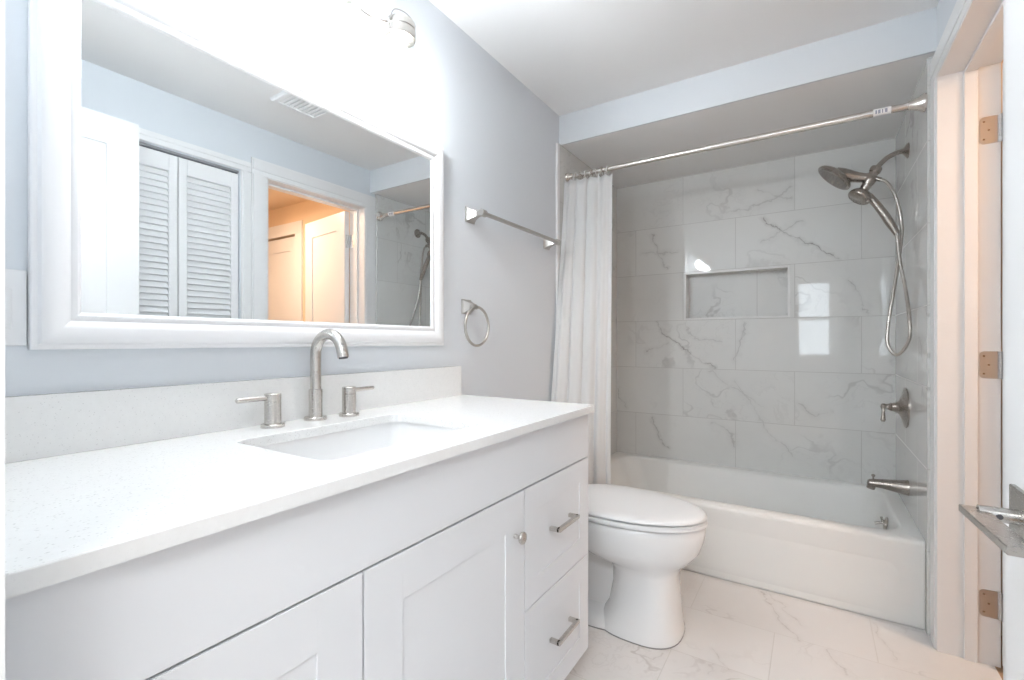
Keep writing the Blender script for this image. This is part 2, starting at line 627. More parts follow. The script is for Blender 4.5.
# ------------------------------------------------------------------ setting
CZ, SZ = 2.30, 2.143          # ceiling, soffit underside
XR, XT, XW = 1.522, 1.503, 1.660         # right drywall, right tile face
YN = 0.0955                   # bathroom face of the near wall
YS = 2.258                     # soffit front
YB = 3.108                    # back tile face
struct('floor', [((-0.12, -0.03, -0.05), (1.66, 3.25, 0.0))], 'tile_floor')
struct('floor_hall', [((1.66, 1.30, -0.05), (3.9, 2.60, -0.001))], 'wood')
struct('floor_entry', [((-0.75, -2.75, -0.05), (2.7, -0.03, -0.001))], 'wood')
struct('ceiling', [((-0.12, -0.03, CZ), (1.66, 3.25, CZ + 0.06))], 'ceiling')
struct('ceiling_hall', [((1.66, 1.30, CZ), (3.9, 2.60, CZ + 0.06))], 'hallwall')
struct('ceiling_entry', [((-0.75, -2.75, CZ + 0.05), (2.7, -0.03, CZ + 0.10))], 'ceiling')
struct('wall_left', [((-0.12, -0.03, 0), (0, 3.25, CZ))], 'wall')
# right wall with closet and doorway openings
CL0, CL1, DR0, DR1, DH = 0.775, 1.360, 1.515, 2.205, 2.025
struct('wall_right', [((XR, -0.03, 0), (XW, CL0, CZ)), ((XR, CL1, 0), (XW, DR0, CZ)),
                      ((XR, DR1, 0), (XW, 3.25, CZ)), ((XR, CL0, DH), (XW, CL1, CZ)),
                      ((XR, DR0, DH), (XW, DR1, CZ))], 'wall')
struct('wall_closet', [((2.05, 0.60, 0), (2.10, 1.45, CZ)), ((XW, 0.60, 0), (2.05, 0.64, CZ)),
                       ((XW, 1.41, 0), (2.05, 1.45, CZ))], 'entrywall')
struct('wall_near', [((0, -0.03, 0), (0.615, YN, CZ)), ((1.405, -0.03, 0), (XR, YN, CZ)),
                     ((0.62, -0.03, 2.05), (1.405, YN, CZ))], 'wall')
struct('soffit', [((0, YS, SZ), (XR, YS + 0.012, CZ))], 'soffit')
struct('ceiling_alcove', [((0, YS + 0.012, SZ), (XR, 3.20, CZ))], 'ceiling')

# tiled alcove: back wall with a recessed niche
NX0, NX1, NZ0, NZ1, ND = 0.456, 1.035, 1.2285, 1.526, 0.085
wb = struct('wall_back', [((-0.001, YB, 0), (NX0, YB + 0.11, CZ)), ((NX1, YB, 0), (1.516, YB + 0.11, CZ)),
                          ((NX0, YB, 0), (NX1, YB + 0.11, NZ0)), ((NX0, YB, NZ1), (NX1, YB + 0.11, CZ))], 'tile_back')
bm = new()
box(bm, (NX0 - 0.001, YB + ND, NZ0 - 0.001), (NX1 + 0.001, YB + ND + 0.015, NZ1 + 0.001))
obj('niche_back', bm, 'tile_niche', wb, smooth=False, kind='structure')
bm = new()
e, fr = 0.008, 0.012
for lo, hi in (((NX0, YB - 0.004, NZ0), (NX0 + fr, YB + ND, NZ1)), ((NX1 - fr, YB - 0.004, NZ0), (NX1, YB + ND, NZ1)),
               ((NX0 + fr, YB - 0.004, NZ0), (NX1 - fr, YB + ND, NZ0 + fr)), ((NX0 + fr, YB - 0.004, NZ1 - fr), (NX1 - fr, YB + ND, NZ1))):
    box(bm, lo, hi, 0.0015)
M['nichetrim'] = paint('niche_trim', (0.80, 0.80, 0.79), 0.25, bump=0)
obj('niche_trim', bm, 'nichetrim', wb, kind='structure', label='pale grey edging lining the tile niche')
struct('wall_alcove_left', [((0, 2.240, 0), (0.011, YB, SZ))], 'tile_side')
struct('wall_alcove_right', [((XT, 2.302, 0), (XR, YB, SZ))], 'tile_side')
struct('trim_1', [((0, 2.216, 0.0), (0.0125, 2.2405, SZ - 0.004))], 'trim', r=0.002)

# door and closet casings, jambs
CX = 1.512


def casing_set(name, y0, y1, zt, CW):
    bm = new()
    for a, b in ((y0 - CW, y0 - 0.004), (y1 + 0.004, y1 + CW)):
        box(bm, (CX, a, 0), (XR + 0.001, b, zt + 0.004), 0.003)
        box(bm, (CX - 0.004, a + 0.008, 0), (CX + 0.002, b - 0.020, zt + 0.004), 0.003)
    box(bm, (CX, y0 - CW, zt + 0.004), (XR + 0.001, y1 + CW, zt + CW), 0.003)
    box(bm, (CX - 0.004, y0 - CW + 0.008, zt + 0.03), (CX + 0.002, y1 + CW - 0.008, zt + CW - 0.008), 0.003)
    return obj(name, bm, 'trim', kind='structure')


CW = 0.095
casing_set('trim_2', DR0, DR1, DH, 0.095)
casing_set('trim_3', CL0, CL1, DH, 0.059)
# doorway jamb lining with door stop
bm = new()
for a, b, s in ((DR0 - 0.003, DR0 + 0.001, 1), (DR1 - 0.001, DR1 + 0.003, -1)):
    box(bm, (CX + 0.002, a, 0), (1.675, b, DH), 0.0008)
box(bm, (CX + 0.002, DR0, DH - 0.002), (1.675, DR1, DH + 0.003), 0.0008)
box(bm, (1.583, DR0, 0), (1.617, DR0 + 0.011, DH - 0.002), 0.002)
box(bm, (1.583, DR1 - 0.011, 0), (1.617, DR1, DH - 0.002), 0.002)
box(bm, (1.583, DR0 + 0.011, DH - 0.013), (1.617, DR1 - 0.011, DH - 0.002), 0.002)
obj('trim_4', bm, 'trim', kind='structure')
# hall side casing
bm = new()
box(bm, (XW, DR1 + 0.004, 0), (1.675, DR1 + CW, DH + 0.004), 0.003)
box(bm, (XW, DR0 - CW, 0), (1.675, DR0 - 0.004, DH + 0.004), 0.003)
box(bm, (XW, DR0 - CW, DH + 0.004), (1.675, DR1 + CW, DH + CW), 0.003)
obj('trim_5', bm, 'trim', kind='structure')
# hall beyond the doorway
struct('wall_hall_far', [((3.85, 1.30, 0), (3.9, 2.60, CZ))], 'hallwall')
struct('wall_hall_near', [((1.645, 1.45, 0), (3.9, 1.49, CZ))], 'hallwall')
HY = 2.45
struct('wall_hall_side', [((1.645, HY, 0), (2.70, HY + 0.05, CZ)), ((2.70, HY, 2.034), (3.9, HY + 0.05, CZ)),
                          ((3.60, HY, 0), (3.9, HY + 0.05, 2.034))], 'hallwall')
bm = new()
box(bm, (2.602, HY - 0.016, 0), (2.70, HY, 2.034), 0.003)
box(bm, (2.602, HY - 0.016, 2.034), (3.62, HY, 2.14), 0.003)
obj('trim_6', bm, 'trim', kind='structure')
bm = new()
shaker(bm, 'y', HY + 0.045, HY + 0.012, 2.705, 3.595, 0.01, 2.022, 0.10, [(0.12, 1.90)], 0.008)
d = obj('door_4', bm, 'trim', kind='structure')
struct('wall_hall_closet', [((2.60, HY + 0.10, 0), (3.70, HY + 0.12, CZ))], 'dark')

# room behind the camera
struct('wall_entry_left', [((-0.75, -2.75, 0), (-0.70, -0.03, 2.36))], 'entrywall')
struct('wall_entry_right', [((2.65, -2.75, 0), (2.70, -0.03, 2.36))], 'entrywall')
struct('wall_entry_front', [((-0.75, -0.08, 0), (0.62, -0.03, 2.36)), ((1.405, -0.08, 0), (2.70, -0.03, 2.36)),
                            ((0.62, -0.08, 2.05), (1.405, -0.03, 2.36))], 'entrywall')
WX0, WX1, WZ0, WZ1 = 0.90, 1.40, 0.84, 2.06
struct('wall_entry_back', [((-0.75, -2.75, 0), (WX0, -2.60, 2.36)), ((WX1, -2.75, 0), (2.70, -2.60, 2.36)),
                           ((WX0, -2.75, 0), (WX1, -2.60, WZ0)), ((WX0, -2.75, WZ1), (WX1, -2.60, 2.36))], 'entrywall')
win = bpy.data.objects.new('window_1', None)
win.location = (1.15, -2.60, WZ0)
win['kind'] = 'structure'
COL.objects.link(win)
bm = new()
for lo, hi in (((WX0, -2.64, WZ0), (WX0 + 0.05, -2.59, WZ1)), ((WX1 - 0.05, -2.64, WZ0), (WX1, -2.59, WZ1)),
               ((WX0, -2.64, WZ0), (WX1, -2.59, WZ0 + 0.05)), ((WX0, -2.64, WZ1 - 0.05), (WX1, -2.59, WZ1)),
               ((WX0, -2.635, 1.43), (WX1, -2.60, 1.47))):
    box(bm, lo, hi, 0.003)
obj('window_frame', bm, 'trim', win, kind='structure')
bm = new()
box(bm, (WX0 + 0.04, -2.622, WZ0 + 0.04), (WX1 - 0.04, -2.618, WZ1 - 0.04))
obj('window_pane', bm, 'pane', win, smooth=False, kind='structure')
# entry doorway lining
bm = new()
box(bm, (0.6150, -0.03, 0), (0.6165, YN, 2.05), 0)
box(bm, (1.395, -0.03, 0), (1.405, YN - 0.002, 2.05), 0.001)
box(bm, (0.62, -0.03, 2.04), (1.405, YN - 0.002, 2.05), 0.001)
obj('trim_7', bm, 'trim', kind='structure')
# baseboards
struct('baseboard_left', [((0, 1.418, 0), (0.014, 2.215, 0.10))], 'trim', r=0.003)
struct('baseboard_right', [((CX, YN, 0), (XR, CL0 - 0.060, 0.10))], 'trim', r=0.003)

# ------------------------------------------------------------------ doors
# entry door, opened flat along the right wall
ED0, ED1, EF = 0.103, 0.848, 1.355
bm = new()
shaker(bm, 'x', EF + 0.035, EF, ED0, ED1, 0.012, 2.035, 0.113, [(0.24, 0.86), (1.00, 1.915)], 0.007)
d1 = obj('door_1', bm, 'trim', kind='structure')
bm = new()
box(bm, (EF - 0.006, 0.748, 0.851), (EF, 0.813, 0.917), 0.0015)
rose = obj('door_handle', bm, 'chrome', d1, label='satin square door rosette with flat lever', kind='structure')
bm = new()
lathe(bm, [(0.0088, 0), (0.0088, 0.034)], (EF - 0.005, 0.787, 0.8835), (-1, 0, 0), 20)
lx = lambda y: 1.3005 + (0.796 - y) * 0.061
bridge(bm, [[Vector((lx(y) + dx, y, z)) for dx, z in ((0.001, 0.8785), (0.0, 0.8795), (0.0, 0.8865), (0.001, 0.8875), (0.023, 0.8875), (0.024, 0.8865), (0.024, 0.8795), (0.023, 0.8785))]
            for y in (0.658, 0.6588, 0.7952, 0.796)])
obj('lever', bm, 'chrome', rose, kind='structure')
bm = new()
lathe(bm, [(0.003, 0), (0.003, 0.002)], (EF - 0.022, 0.7785, 0.8835), (0, -1, 0), 10)
obj('set_screw', bm, 'dark', rose, kind='structure')
for z in (0.25, 1.05, 1.80):
    bm = new()
    lathe(bm, [(0.006, 0), (0.006, 0.09)], (EF - 0.006, 0.099, z), (0, 0, 1), 12)
    obj('hinge', bm, 'hinge', d1, kind='structure')

# hall door swung into the hall, hinged on the far jamb
HX, HYD = 1.678, 2.199
bm = new()
shaker(bm, 'y', 0.035, 0.0, 0.004, 0.594, 0.012, 2.018, 0.11, [(0.24, 0.80), (0.94, 1.895)], 0.008)
d2 = obj('door_2', bm, 'trim', kind='structure')
# obj() moved the origin to the base centre; place the hinge edge and swing it
d2.rotation_euler = (0, 0, math.radians(8))
_c = Matrix.Rotation(math.radians(8), 3, 'Z') @ Vector((0.299, 0.0175, 0))
d2.location = Vector((HX, HYD - 0.034, 0.012)) + _c


def hinge_leaf(bm, x0, x1, y0, y1, z0, z1, r=0.012):
    # a thin leaf with rounded corners on the door-stop side
    n = 5
    lp = []
    for cx, cz, a0 in ((x0 + r, z1 - r, 90), (x0 + r, z0 + r, 180)):
        for k in range(n + 1):
            a = math.radians(a0 + 90 * k / n)
            lp.append((cx + r * math.cos(a), cz + r * math.sin(a)))
    lp += [(x1, z0), (x1, z1)]
    bridge(bm, [[Vector((x, y0, z)) for x, z in lp], [Vector((x, y1, z)) for x, z in lp]])


HLAB = ('upper brushed hinge on the side doorway jamb, level with the curtain rod',
        'middle brushed hinge on the side doorway jamb, between the other two',
        'lowest brushed hinge on the side doorway jamb, below the door lever')
for k, (zt, lab) in enumerate(zip((1.850, 1.058, 0.253), HLAB)):
    hg = thing('door_hinge', (1.668, DR1 - 0.002, zt - 0.092), lab, 'hinge', 'hinges of the side doorway')
    bm = new()
    hinge_leaf(bm, 1.6225, 1.668, DR1 - 0.0030, DR1 - 0.0012, zt - 0.092, zt)
    obj('jamb_leaf', bm, 'hinge', hg)
    bm = new()
    for q in range(5):
        lathe(bm, [(0.0050, 0), (0.0055, 0.0006), (0.0055, 0.0172), (0.0050, 0.0178)],
              (1.6725, DR1 - 0.0075, zt - 0.092 + q * 0.0184), (0, 0, 1), 14)
    obj('knuckle', bm, 'hinge', hg)
    bm = new()
    box(bm, (1.6750, DR1 - 0.0345, zt - 0.092), (1.6765, DR1 - 0.008, zt), 0.0005)
    obj('door_leaf', bm, 'hinge', hg)
    for px, pz in ((1.633, 0.016), (1.645, 0.046), (1.633, 0.076)):
        bm = new()
        lathe(bm, [(0.0034, 0), (0.0030, 0.0008)], (px, DR1 - 0.0030, zt - 0.092 + pz), (0, -1, 0), 10)
        obj('screw', bm, 'shower', hg)

# louvred bifold closet door
d3 = bpy.data.objects.new('door_3', None)
d3.location = (1.545, (CL0 + CL1) / 2, 0.01)
d3['kind'] = 'structure'
COL.objects.link(d3)
pw = (CL1 - CL0 - 0.010) / 2
for k in range(2):
    y0 = CL0 + 0.003 + k * (pw + 0.004)
    y1 = y0 + pw
    bm = new()
    st = 0.038
    x0, x1 = 1.530, 1.560
    box(bm, (x0, y0, 0.012), (x1, y0 + st, 2.005), 0.002)
    box(bm, (x0, y1 - st, 0.012), (x1, y1, 2.005), 0.002)
    for za, zb in ((0.012, 0.16), (0.97, 1.05), (1.925, 2.005)):
        box(bm, (x0, y0 + st, za), (x1, y1 - st, zb), 0.001)
    for za, zb in ((0.16, 0.97), (1.05, 1.925)):
        nsl = int(round((zb - za) / 0.0305))
        for q in range(nsl):
            zc = za + (q + 0.5) * (zb - za) / nsl
            c0 = len(bm.verts)
            t = bmesh.new()
            bmesh.ops.create_cube(t, size=1.0)
            bmesh.ops.scale(t, vec=(0.0055, y1 - y0 - 2 * st, 0.036), verts=t.verts)
            bmesh.ops.rotate(t, cent=(0, 0, 0), matrix=Matrix.Rotation(math.radians(32), 3, 'Y'), verts=t.verts)
            bmesh.ops.translate(t, vec=(0.5 * (x0 + x1), 0.5 * (y0 + y1), zc), verts=t.verts)
            me = bpy.data.meshes.new('t')
            t.to_mesh(me)
            t.free()
            bm.from_mesh(me)
            bpy.data.meshes.remove(me)
    obj('louvre_panel', bm, 'trim', d3, smooth=False, kind='structure')
bm = new()
box(bm, (1.532, CL0, 2.014), (1.558, CL1, 2.026))
M['track'] = paint('track_grey', (0.34, 0.34, 0.35), 0.5, bump=0)
obj('track', bm, 'track', d3, smooth=False, kind='structure')

# ------------------------------------------------------------------ vanity cabinet
VY0, VY1, VF = 0.101, 1.4140, 0.535
van = thing('vanity_cabinet', (0.27, 0.75, 0.0), 'white shaker vanity cabinet with doors and drawers under the quartz countertop', 'cabinet')
bm = new()
xb = VF - 0.019
for lo, hi in (((0.004, VY0, 0.1), (xb, VY0 + 0.016, 0.865)), ((0.004, VY1 - 0.016, 0.1), (xb, VY1, 0.865)), ((0.004, VY0, 0.1), (xb, VY1, 0.116)),
               ((0.004, VY0, 0.1), (0.012, VY1, 0.865)), ((xb - 0.018, VY0, 0.1), (xb, VY1, 0.13)), ((xb - 0.018, VY0, 0.69), (xb, VY1, 0.865)),
               ((xb - 0.018, VY0, 0.1), (xb, VY0 + 0.035, 0.865)), ((xb - 0.018, VY1 - 0.035, 0.1), (xb, VY1, 0.865)), ((xb - 0.018, 0.995, 0.1), (xb, 1.035, 0.865)),
               ((xb - 0.018, 0.49, 0.1), (xb, 0.53, 0.865)), ((xb - 0.018, 1.02, 0.39), (xb, VY1, 0.43))):
    box(bm, lo, hi)
obj('cabinet_body', bm, 'cabinet', van, smooth=False)
bm = new()
box(bm, (0.004, VY0, 0.0), (0.455, VY1 - 0.004, 0.100))
obj('toe_kick', bm, 'cabinet', van, smooth=False)
bm = new()
box(bm, (VF - 0.0185, VY0, 0.7215), (VF, VY1, 0.8625), 0.0012)
obj('apron_panel', bm, 'cabinet', van)
YD1, YD2 = 0.5115, 1.0155
ZT, ZB = 0.7170, 0.1020
bm = new()
shaker(bm, 'x', VF - 0.0185, VF, VY0 + 0.002, YD1 - 0.0018, ZB, ZT, 0.083, [(ZB + 0.085, ZT - 0.085)], 0.003)
dl = obj('door', bm, 'cabinet', van)
bm = new()
shaker(bm, 'x', VF - 0.0185, VF, YD1 + 0.0018, YD2 - 0.0015, ZB, ZT, 0.085, [(ZB + 0.085, ZT - 0.085)], 0.003)
dr = obj('door', bm, 'cabinet', van)


def knob(parent, y, z):
    bm = new()
    lathe(bm, [(0.0055, 0), (0.0050, 0.004), (0.0045, 0.012), (0.0070, 0.016), (0.0135, 0.019), (0.0150, 0.023),
               (0.0140, 0.0265), (0.0095, 0.0285), (0.0001, 0.0295)], (VF, y, z), (1, 0, 0), 28)
    obj('knob', bm, 'nickel', parent, label='round satin nickel knob')


knob(dr, 0.968, 0.617)
knob(dl, 0.146, 0.617)
ZM = 0.4080
for za, zb in ((ZM + 0.0015, ZT), (ZB, ZM - 0.0015)):
    bm = new()
    shaker(bm, 'x', VF - 0.0185, VF, YD2 + 0.0015, VY1 - 0.001, za, zb, 0.066, [(za + 0.066, zb - 0.066)], 0.003)
    dw = obj('drawer', bm, 'cabinet', van)
    zc = 0.5 * (za + zb) + 0.012
    bm = new()
    y0, y1 = 1.146, 1.276
    box(bm, (VF + 0.022, y0, zc - 0.0055), (VF + 0.033, y1, zc + 0.0055), 0.0015)
    for yy in (y0, y1 - 0.012):
        box(bm, (VF, yy, zc - 0.0055), (VF + 0.030, yy + 0.012, zc + 0.0055), 0.0015)
    obj('pull', bm, 'nickel', dw, label='brushed nickel bar pull')

# countertop with sink cut-out and backsplash
CT, CB, CF, CE = 0.887, 0.8655, 0.5553, 1.4185
SX0, SX1, SY0, SY1, SR = 0.150, 0.455, 0.500, 0.943, 0.028
bm = new()
o0 = rrect(0.001, CF, VY0 - 0.003, CE, 0.0012, CB)
o1 = rrect(0.001, CF, VY0 - 0.003, CE, 0.0012, CT - 0.0015)
o2 = rrect(0.0025, CF - 0.0015, VY0 - 0.0015, CE - 0.0015, 0.0012, CT)
i2 = rrect(SX0 - 0.0015, SX1 + 0.0015, SY0 - 0.0015, SY1 + 0.0015, SR, CT)
i1 = rrect(SX0, SX1, SY0, SY1, SR, CT - 0.0015)
i0 = rrect(SX0, SX1, SY0, SY1, SR, CB)
bridge(bm, [o0, o1, o2, i2, i1, i0, o0], False, False)
bmesh.ops.remove_doubles(bm, verts=bm.verts, dist=1e-6)
ctop = tag(obj('countertop', bm, 'quartz'), 'white speckled quartz countertop on the vanity cabinet', 'countertop')
bm = new()
box(bm, (0.001, VY0 - 0.003, CT), (0.0150, 1.4095, 0.9975), 0.0012)
tag(obj('backsplash', bm, 'quartz'), 'low quartz backsplash strip against the wall behind the faucet', 'backsplash')
# undermount basin
bm = new()
g = 0.006
L = [rrect(SX0 - 0.02, SX1 + 0.02, SY0 - 0.02, SY1 + 0.02, SR, CB - 0.0005),
     rrect(SX0 - g, SX1 + g, SY0 - g, SY1 + g, SR, CB - 0.0005),
     rrect(SX0 - g + 0.002, SX1 + g - 0.002, SY0 - g + 0.002, SY1 + g - 0.002, SR, CB - 0.012),
     rrect(SX0 + 0.006, SX1 - 0.006, SY0 + 0.006, SY1 - 0.006, 0.035, CB - 0.10),
     rrect(SX0 + 0.022, SX1 - 0.022, SY0 + 0.024, SY1 - 0.024, 0.035, CB - 0.128),
     rrect(SX0 + 0.055, SX1 - 0.055, SY0 + 0.065, SY1 - 0.065, 0.035, CB - 0.138),
     rrect(SX0 + 0.125, SX1 - 0.125, SY0 + 0.20, SY1 - 0.20, 0.022, CB - 0.142)]
bridge(bm, L, False, True)
sink = tag(obj('sink', bm, 'porcelain', angle=50), 'white rectangular undermount basin set below the countertop cut-out', 'sink')
bm = new()
lathe(bm, [(0.022, 0), (0.024, 0.003), (0.015, 0.005), (0.001, 0.0045)], (0.302, 0.7215, CB - 0.1415), (0, 0, 1), 24)
obj('drain', bm, 'nickel', sink)

# widespread faucet
fau = thing('faucet', (0.056, 0.785, CT), 'brushed nickel widespread faucet with gooseneck spout on the countertop', 'faucet')
fx, fy = 0.052, 0.758
bm = new()
lathe(bm, [(0.0285, 0), (0.0285, 0.007), (0.027, 0.0085), (0.0175, 0.009), (0.0170, 0.010), (0.0170, 0.078), (0.0160, 0.0795), (0.0140, 0.080)],
      (fx, fy, CT), (0, 0, 1), 32)
obj('spout_base', bm, 'nickel', fau)
bm = new()
pts = [(fx, fy, 0.955), (fx, fy, 1.00), (fx, fy, 1.040)]
ar = 0.0545
for k in range(1, 17):
    a = math.radians(180 - 170 * k / 16)
    pts.append((fx + ar + ar * math.cos(a), fy, 1.055 + ar * math.sin(a)))
pts += [(fx + 2 * ar + 0.0012, fy, 1.0575), (fx + 2 * ar + 0.0025, fy, 1.0510)]
tube(bm, pts, 0.0137, 20)
sp = obj('spout', bm, 'nickel', fau)
bm = new()
lathe(bm, [(0.0110, 0.0), (0.0110, 0.003), (0.002, 0.0032)], (fx + 2 * ar + 0.0025, fy, 1.0513), (0.18, 0, -1), 18)
obj('aerator', bm, 'dark', sp)
for hy, hx, sgn, ztop in ((0.636, 0.063, -1, 0.967), (0.846, 0.074, 1, 0.967)):
    bm = new()
    lathe(bm, [(0.0265, 0), (0.0265, 0.007), (0.025, 0.0085), (0.0185, 0.009), (0.0185, 0.060), (0.0178, 0.0605), (0.0178, 0.0620),
               (0.0185, 0.0625), (0.0185, ztop - CT - 0.001), (0.0175, ztop - CT)], (hx, hy, CT), (0, 0, 1), 30)
    hb = obj('handle', bm, 'nickel', fau)
    bm = new()
    tube(bm, [(hx, hy + sgn * 0.010, 0.9575), (hx, hy + sgn * 0.045, 0.9575), (hx, hy + sgn * 0.083, 0.9575), (hx, hy + sgn * 0.0845, 0.9575)],
         0.006, 14, radii=[0.006, 0.006, 0.0058, 0.0045])
    obj('handle_lever', bm, 'nickel', hb)

# ------------------------------------------------------------------ mirror
mir = thing('framed_mirror', (0.0, 0.764, 1.0766), 'large mirror in a stepped white frame above the countertop', 'mirror')
MY0, MY1, MZ0, MZ1 = 0.233, 1.3035, 1.0766, 1.7939
prof = [(0.0, 0.001), (0.0, 0.018), (0.002, 0.0195), (0.008, 0.0205), (0.010, 0.0245), (0.012, 0.0275), (0.017, 0.0295), (0.026, 0.030),
        (0.036, 0.0285), (0.044, 0.0250), (0.049, 0.0205), (0.052, 0.0195), (0.055, 0.0205), (0.061, 0.0205), (0.064, 0.0190), (0.0665, 0.0165),
        (0.0675, 0.0135), (0.0675, 0.001)]
bm = new()
loops = []
for t, x in prof:
    loops.append([Vector((x, MY0 + t, MZ0 + t)), Vector((x, MY1 - t, MZ0 + t)), Vector((x, MY1 - t, MZ1 - t)), Vector((x, MY0 + t, MZ1 - t))])
bridge(bm, loops + [loops[0]], False, False)
bmesh.ops.remove_doubles(bm, verts=bm.verts, dist=1e-6)
obj('mirror_frame', bm, 'frame', mir, angle=24)
bm = new()
box(bm, (0.004, MY0 + 0.062, MZ0 + 0.062), (0.0150, MY1 - 0.062, MZ1 - 0.062))
obj('mirror_glass', bm, 'mirror', mir, smooth=False)

# switch plate
sw = thing('switch_plate', (0.0, 0.196, 1.078), 'white rocker switch plate on the wall left of the mirror', 'switch')
bm = new()
box(bm, (0.0, 0.160, 1.083), (0.0055, 0.2315, 1.213), 0.002)
obj('plate', bm, 'plastic', sw)
bm = new()
box(bm, (0.004, 0.1785, 1.113), (0.0085, 0.2125, 1.180), 0.0015)
obj('rocker', bm, 'plastic', sw)

# towel bar
tb = thing('towel_bar', (0.0, 1.80, 1.555), 'satin nickel towel bar with flared square posts on the blue-grey wall', 'towel bar')


def square_post(bm, y, z, reach, a=0.029, b=0.0095):
    prof = [(a, 0.0), (a, 0.004), (a * 0.86, 0.007), (a * 0.80, 0.010), (a * 0.62, 0.020), (b * 1.25, 0.036), (b, 0.046), (b, reach)]
    loops = [[Vector((x, y - s, z - s)), Vector((x, y + s, z - s)), Vector((x, y + s, z + s)), Vector((x, y - s, z + s))] for s, x in prof]
    bridge(bm, loops)


TZ = 1.590
for y in (1.478, 2.112):
    bm = new()
    square_post(bm, y, TZ, 0.066)
    lathe(bm, [(0.0125, -0.015), (0.0140, -0.013), (0.0140, 0.013), (0.0125, 0.015)], (0.066, y, TZ), (0, 1, 0), 20)
    obj('post', bm, 'satin', tb)
bm = new()
tube(bm, [(0.066, 1.478, TZ), (0.066, 2.112, TZ)], 0.0085, 16)
obj('bar', bm, 'satin', tb)

# towel ring
tr = thing('towel_ring', (0.0, 1.46, 1.07), 'satin nickel towel ring with square base on the blue-grey wall', 'towel ring')
bm = new()
square_post(bm, 1.455, 1.2265, 0.044, a=0.0285, b=0.0085)
tube(bm, [(0.040, 1.438, 1.224), (0.040, 1.472, 1.224)], 0.0085, 12)
obj('wall_bracket', bm, 'satin', tr)
bm = new()
rr, cz = 0.0745, 1.224 - 0.0745
th = math.radians(12)
tube(bm, [(0.040 + 0.010, 1.462 + rr * math.sin(2 * PI * k / 48), cz + rr * math.cos(2 * PI * k / 48)) for k in range(48)], 0.0052, 12, closed=True)
obj('ring', bm, 'satin', tr)

# ------------------------------------------------------------------ vanity light
vl = thing('vanity_light', (0.0, 0.764, 2.10), 'three-jar vanity light with clear glass shades above the mirror', 'light fixture')
bm = new()
box(bm, (0.0, 0.699, 2.115), (0.022, 0.829, 2.245), 0.006)
obj('backplate', bm, 'nickel', vl)
JX = 0.128
for jy in (0.545, 0.764, 0.983):
    bm = new()
    if abs(jy - 0.764) < 0.01:
        pts = [(0.015, jy, 2.17), (0.07, jy, 2.165), (0.115, jy, 2.13), (JX, jy, 2.085), (JX, jy, 2.045)]
    else:
        sg = 1 if jy > 0.764 else -1
        pts = [(x, 0.764 + sg * q, z) for x, q, z in ((0.015, 0.020, 2.150), (0.060, 0.040, 2.080), (0.090, 0.074, 2.018), (0.105, 0.126, 1.999), (0.118, 0.172, 2.006), (JX, 0.184, 2.010))]
    tube(bm, smooth_path(pts, 6), 0.0034, 10)
    arm = obj('arm', bm, 'shower', vl)
    bm = new()
    lathe(bm, [(0.010, 0.105), (0.012, 0.098), (0.030, 0.095), (0.0425, 0.086), (0.0445, 0.080), (0.0445, 0.066), (0.0425, 0.064),
               (0.0455, 0.062), (0.0455, 0.040), (0.0440, 0.038), (0.0430, 0.040), (0.0430, 0.075), (0.001, 0.078)],
          (JX, jy, 1.937), (0, 0, 1), 32)
    obj('cap', bm, 'nickel', vl)
    bm = new()
    pts = [(JX, jy - 0.046, 1.990), (JX + 0.01, jy - 0.047, 2.012), (JX + 0.02, jy - 0.040, 2.034), (JX + 0.024, jy, 2.044), (JX + 0.02, jy + 0.040, 2.034), (JX + 0.01, jy + 0.047, 2.012), (JX, jy + 0.046, 1.990)]
    tube(bm, smooth_path(pts, 5), 0.0016, 8)
    obj('bail_wire', bm, 'nickel', vl)
    bm = new()
    lathe(bm, [(0.0415, 0.150), (0.0415, 0.128), (0.0455, 0.115), (0.0460, 0.100), (0.0460, 0.012), (0.0430, 0.003), (0.036, 0.0),
               (0.034, 0.003), (0.0420, 0.006), (0.0440, 0.014), (0.0440, 0.100), (0.0435, 0.112), (0.0395, 0.127), (0.0395, 0.150)],
          (JX, jy, 1.835), (0, 0, 1), 36, False, False)
    obj('glass_jar', bm, 'glass', vl)
    bm = new()
    lathe(bm, [(0.012, 0.0), (0.013, 0.020), (0.013, 0.060), (0.012, 0.062)], (JX, jy, 1.955), (0, 0, 1), 18)
    so = obj('socket', bm, 'plastic', vl)
    bm = new()
    lathe(bm, [(0.001, 0.0), (0.012, 0.003), (0.022, 0.012), (0.0275, 0.027), (0.0265, 0.042), (0.020, 0.060), (0.014, 0.074), (0.012, 0.082)],
          (JX, jy, 1.864), (0, 0, 1), 24)
    obj('bulb', bm, 'bulb', so, label='glowing frosted bulb')

# ------------------------------------------------------------------ exhaust vent in the ceiling
ev = thing('exhaust_vent', (1.025, 1.44, CZ - 0.018), 'white square exhaust grille in the ceiling, seen in the mirror', 'vent')
bm = new()
a = 0.125
bridge(bm, [[Vector((1.025 + sx * (a - t), 1.44 + sy * (a - t), z)) for sx, sy in ((-1, -1), (1, -1), (1, 1), (-1, 1))]
            for t, z in ((0, CZ), (0.002, CZ - 0.012), (0.008, CZ - 0.017), (0.026, CZ - 0.017), (0.028, CZ - 0.010), (0.028, CZ))], False, False)
obj('vent_frame', bm, 'plastic', ev)
bm = new()
for k in range(8):
    y = 1.44 - a + 0.032 + k * 0.0237
    box(bm, (1.025 - a + 0.0275, y, CZ - 0.014), (1.025 + a - 0.0275, y + 0.017, CZ - 0.009), 0.001)
obj('grille', bm, 'plastic', ev)
bm = new()
box(bm, (1.025 - a + 0.025, 1.44 - a + 0.025, CZ - 0.003), (1.025 + a - 0.025, 1.44 + a - 0.025, CZ - 0.0005))
